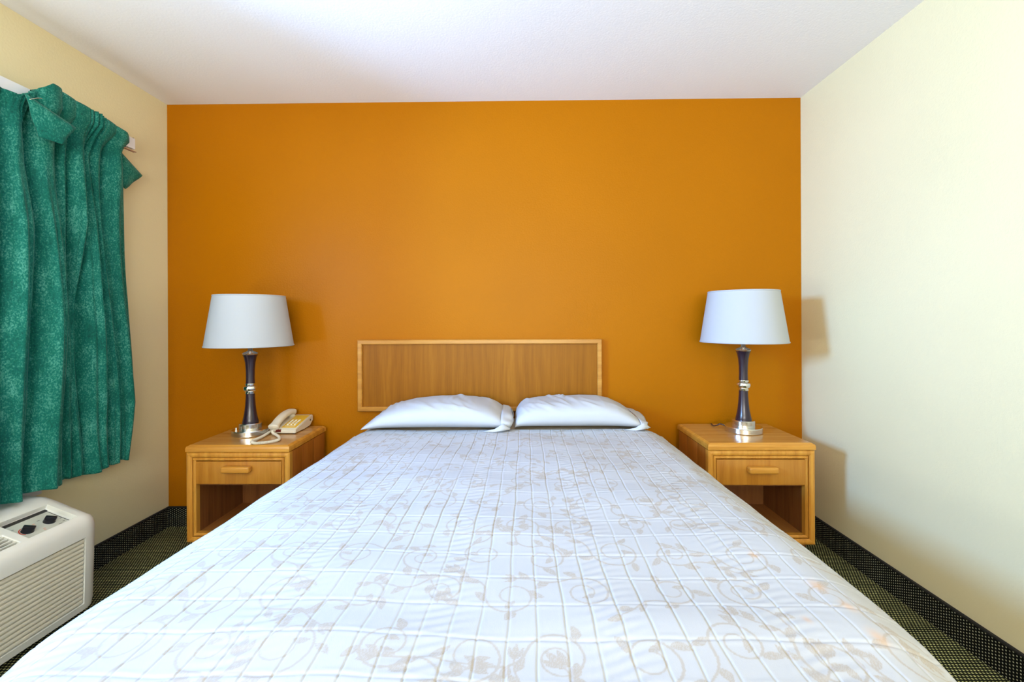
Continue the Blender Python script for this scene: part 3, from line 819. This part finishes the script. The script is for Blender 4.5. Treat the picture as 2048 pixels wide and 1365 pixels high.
# louvre grille on the front: grooved slats with scalloped right ends
x_t, z_t = prof[C_i]; x_b, z_b = prof[D_i]; ns = 15
bm = bmesh.new(); y0, y1 = -1.018, -.074
rows = []
zt_, zb_ = z_t - .006, z_b + .002; pitch = (zt_ - zb_) / ns
bp = [(-.014, zt_)]
for k in range(ns):
    z0 = zt_ - k * pitch
    for f, d_ in ((.04, -.0075), (.2, -.0035), (.55, -.0025), (.85, -.004), (.96, -.0095)): bp.append((d_, z0 - f * pitch))
bp.append((-.014, zb_))
def xg(z): return x_b + (x_t - x_b) * (z - z_b) / (z_t - z_b)
nb = len(bp); ra = [bm.verts.new((xg(z) + d_, y0, z)) for d_, z in bp]; rb_ = [bm.verts.new((xg(z) + d_, y1, z)) for d_, z in bp]
for i in range(nb - 1): bm.faces.new((ra[i], rb_[i], rb_[i + 1], ra[i + 1]))
bm.faces.new(ra); bm.faces.new(rb_[::-1])
bobj('front_grille', bm, M_pg, pt, True, math.radians(25))
box('grille_gap', .286, .2895, -1.018, -.071, z_t - .006, z_t - .0005, M_pd, pt)
for k in range(4):
    bm = bmesh.new(); onslope(bm, .070 + k * .0155, .0745 + k * .0155, -.997, -.287, -.012, -.002, .001)
    bobj('vent_louver', bm, M_pw, pt, True)
bm = bmesh.new(); onslope(bm, .067, .128, -.998, -.286, -.0295, -.026); bobj('vent_cavity', bm, M_pd, pt)

# ------------------------------------------------------------------ curtain rail and curtain
rod = empty('curtain_rail', (XL, 1.3, 2.06), 'white traverse curtain rail above the window, holding the teal curtain', 'curtain rail')
XRD = -1.925
bm = bmesh.new(); abox(bm, XRD - .013 - XL, XRD + .007 - XL, -1.35, .955, -.020, .034, .003); bobj('rail', bm, M_white_m, rod, True)
for y in (-1.33, -.2, .935):
    box('bracket', 0, XRD - .010 - XL, y - .009, y + .009, -.012, .012, M_white_m, rod, .002)
box('rail_cord', XRD + .004 - XL, XRD + .010 - XL, .88, .958, -.034, -.030, M_brass, rod, .001)
box('rail_cord', XRD - .006 - XL, XRD + .000 - XL, .88, .958, -.034, -.030, M_brass, rod, .001)
lathe('screw', [(0, 0), (.0035, 0), (.003, .0015), (0, .002)], M_pd, rod, 12, loc=(XRD + .004 - XL, .945, .034))

def curtain():
    VAL = [
     [(2.05, 1.30), (.49, 1.30)], [(2.05, 1.40), (.49, 1.39)], [(2.05, 1.49), (.49, 1.47)], [(2.05, 1.575), (.49, 1.55)],
     [(2.05, 1.655), (1.3, 1.665), (.49, 1.645)],
     [(2.08, 1.755), (1.95, 1.755), (1.79, 1.754), (1.56, 1.777), (1.27, 1.78), (.87, 1.771), (.51, 1.749)],
     [(2.08, 1.855), (1.96, 1.873), (1.83, 1.873), (1.58, 1.88), (1.27, 1.885), (.85, 1.895), (.51, 1.909)],
     [(2.08, 1.92), (2.0, 1.928), (1.85, 1.921), (1.6, 1.935), (1.27, 1.942), (.84, 1.936), (.54, 1.952)],
     [(2.08, 2.0), (2.01, 2.006), (1.88, 2.003), (1.61, 2.009), (1.27, 1.973), (.83, 1.983), (.53, 1.993)],
     [(2.08, 2.045), (2.02, 2.042), (1.89, 2.041), (1.62, 2.069), (1.28, 2.068), (.81, 2.111), (.51, 2.117)],
     [(2.07, 2.115), (2.01, 2.104), (1.91, 2.098), (1.63, 2.107), (1.28, 2.131), (.8, 2.175), (.51, 2.182)],
     [(2.05, 2.215), (2.02, 2.213), (1.93, 2.228), (1.66, 2.252), (1.29, 2.288), (1.0, 2.300), (.78, 2.308), (.65, 2.275), (.49, 2.235)]]
    per = 14; nz = 170
    def vy(k, z): a = VAL[k][::-1]; return np.interp(z, [p for p, _ in a], [q_ for _, q_ in a])
    topz = lambda y: float(np.interp(y, [1.3, 1.70, 1.755, 1.80, 1.85, 1.92, 2.01, 2.09, 2.18, 2.22], [2.04, 2.045, 2.09, 2.135, 2.135, 2.125, 2.118, 2.105, 2.09, 2.075]))
    vs = []; cols = (len(VAL) - 1) * per + 1
    for j in range(nz + 1):
        f = j / nz
        for i in range(cols):
            k = min(i // per, len(VAL) - 2); t = i / per - k
            y_top = vy(k, 2.05) * (1 - t) + vy(k + 1, 2.05) * t
            zt2 = topz(y_top); z = zt2 + (.500 - zt2) * f
            ya, yb = vy(k, z), vy(k + 1, z); y = ya + (yb - ya) * t; w_ = yb - ya
            amp = min(.125, .7 * w_ + .03 + (.02 if k == 5 else 0))
            if k in (10,): amp = .065
            hd_ = np.clip((z - 1.97) / .09, 0, 1)
            amp *= (1 - .75 * hd_) if k != 5 else (1 - .1 * hd_)
            amp *= .85 + .15 * math.sin(z * 5 + k * 1.7)
            b_ = max(math.sin(PI * t), 0) ** .55
            sk = .25 * math.sin(z * 2.4 + k * 2.1) * t * (1 - t)
            x = -1.985 + amp * b_ + .005 * math.sin(z * 7 + k * 3 + t * 3) * b_
            # secondary creases inside wide folds
            x += .011 * min(1, w_ / .1) * math.sin(t * PI * 5 + z * 2.5 + k) * b_ * np.clip((1.9 - z) / .4, 0, 1)
            x = x * (1 - hd_) + (-1.893 + .3 * amp * b_) * hd_                                       # header leans out over the rail
            # pinch pleats at 1.735 and 2.02
            for yc in (1.735, 2.022):
                g_ = math.exp(-((y - yc) / .03) ** 2) * np.clip((z - 1.93) / .04, 0, 1)
                x += .016 * g_ * math.sin((y - yc) * 2 * PI / .017)
            # outer edge turns back to the wall near the hem
            if k == len(VAL) - 2 and t > .5: x -= (t - .5) * .05
            y += sk * w_
            # hem ripple
            vs.append((x, y, z + (.006 * math.sin(i * .37) * f)))
    fs = []
    for j in range(nz):
        for i in range(cols - 1):
            a = j * cols + i; fs.append((a, a + 1, a + cols + 1, a + cols))
    O = Vector((-1.95, 1.75, 2.05)); vs = [(a - O.x, b_ - O.y, c - O.z) for a, b_, c in vs]
    o = pobj('curtain', vs, fs, M_curtain, None, True); o.location = O
    md = o.modifiers.new('s', 'SOLIDIFY'); md.thickness = .003; md.offset = -1
    tag(o, 'teal velour pinch-pleated curtain drawn to the right of the window', 'curtain')
    # header corner fallen forward at the left, and loose corner at the right end
    def flap(name, P, nU=10):
        (a, b_, c, d) = [Vector(p) - O for p in P]; bm = bmesh.new(); g = []
        for j in range(nU + 1):
            row = []
            for i in range(nU + 1):
                u, v = i / nU, j / nU; p = a * (1 - u) * (1 - v) + b_ * u * (1 - v) + c * u * v + d * (1 - u) * v
                p.x += .010 * math.sin(u * PI) * math.sin(v * PI) + .003 * math.sin(v * 9)
                row.append(bm.verts.new(p))
            g.append(row)
        for j in range(nU):
            for i in range(nU): bm.faces.new((g[j][i], g[j][i + 1], g[j + 1][i + 1], g[j + 1][i]))
        f_ = bobj(name, bm, M_curtain, o, True, None); m3 = f_.modifiers.new('s', 'SOLIDIFY'); m3.thickness = .006
    flap('folded_header', [(-1.885, 1.715, 2.055), (-1.835, 1.865, 1.985), (-1.838, 1.812, 1.895), (-1.868, 1.745, 1.900)])
    flap('loose_header_corner', [(-1.945, 2.195, 2.015), (-1.955, 2.342, 1.938), (-1.955, 2.238, 1.838), (-1.945, 2.215, 1.84)])
    for (y, z) in ((1.735, 2.05),):
        tube('curtain_hook', spline([Vector((-1.868, y - .02, z - .02)) - O, Vector((-1.862, y + .0, z - .005)) - O, Vector((-1.865, y + .025, z + .006)) - O], 5), .0012, M_chromep, o, 6)
    return o
curtain()
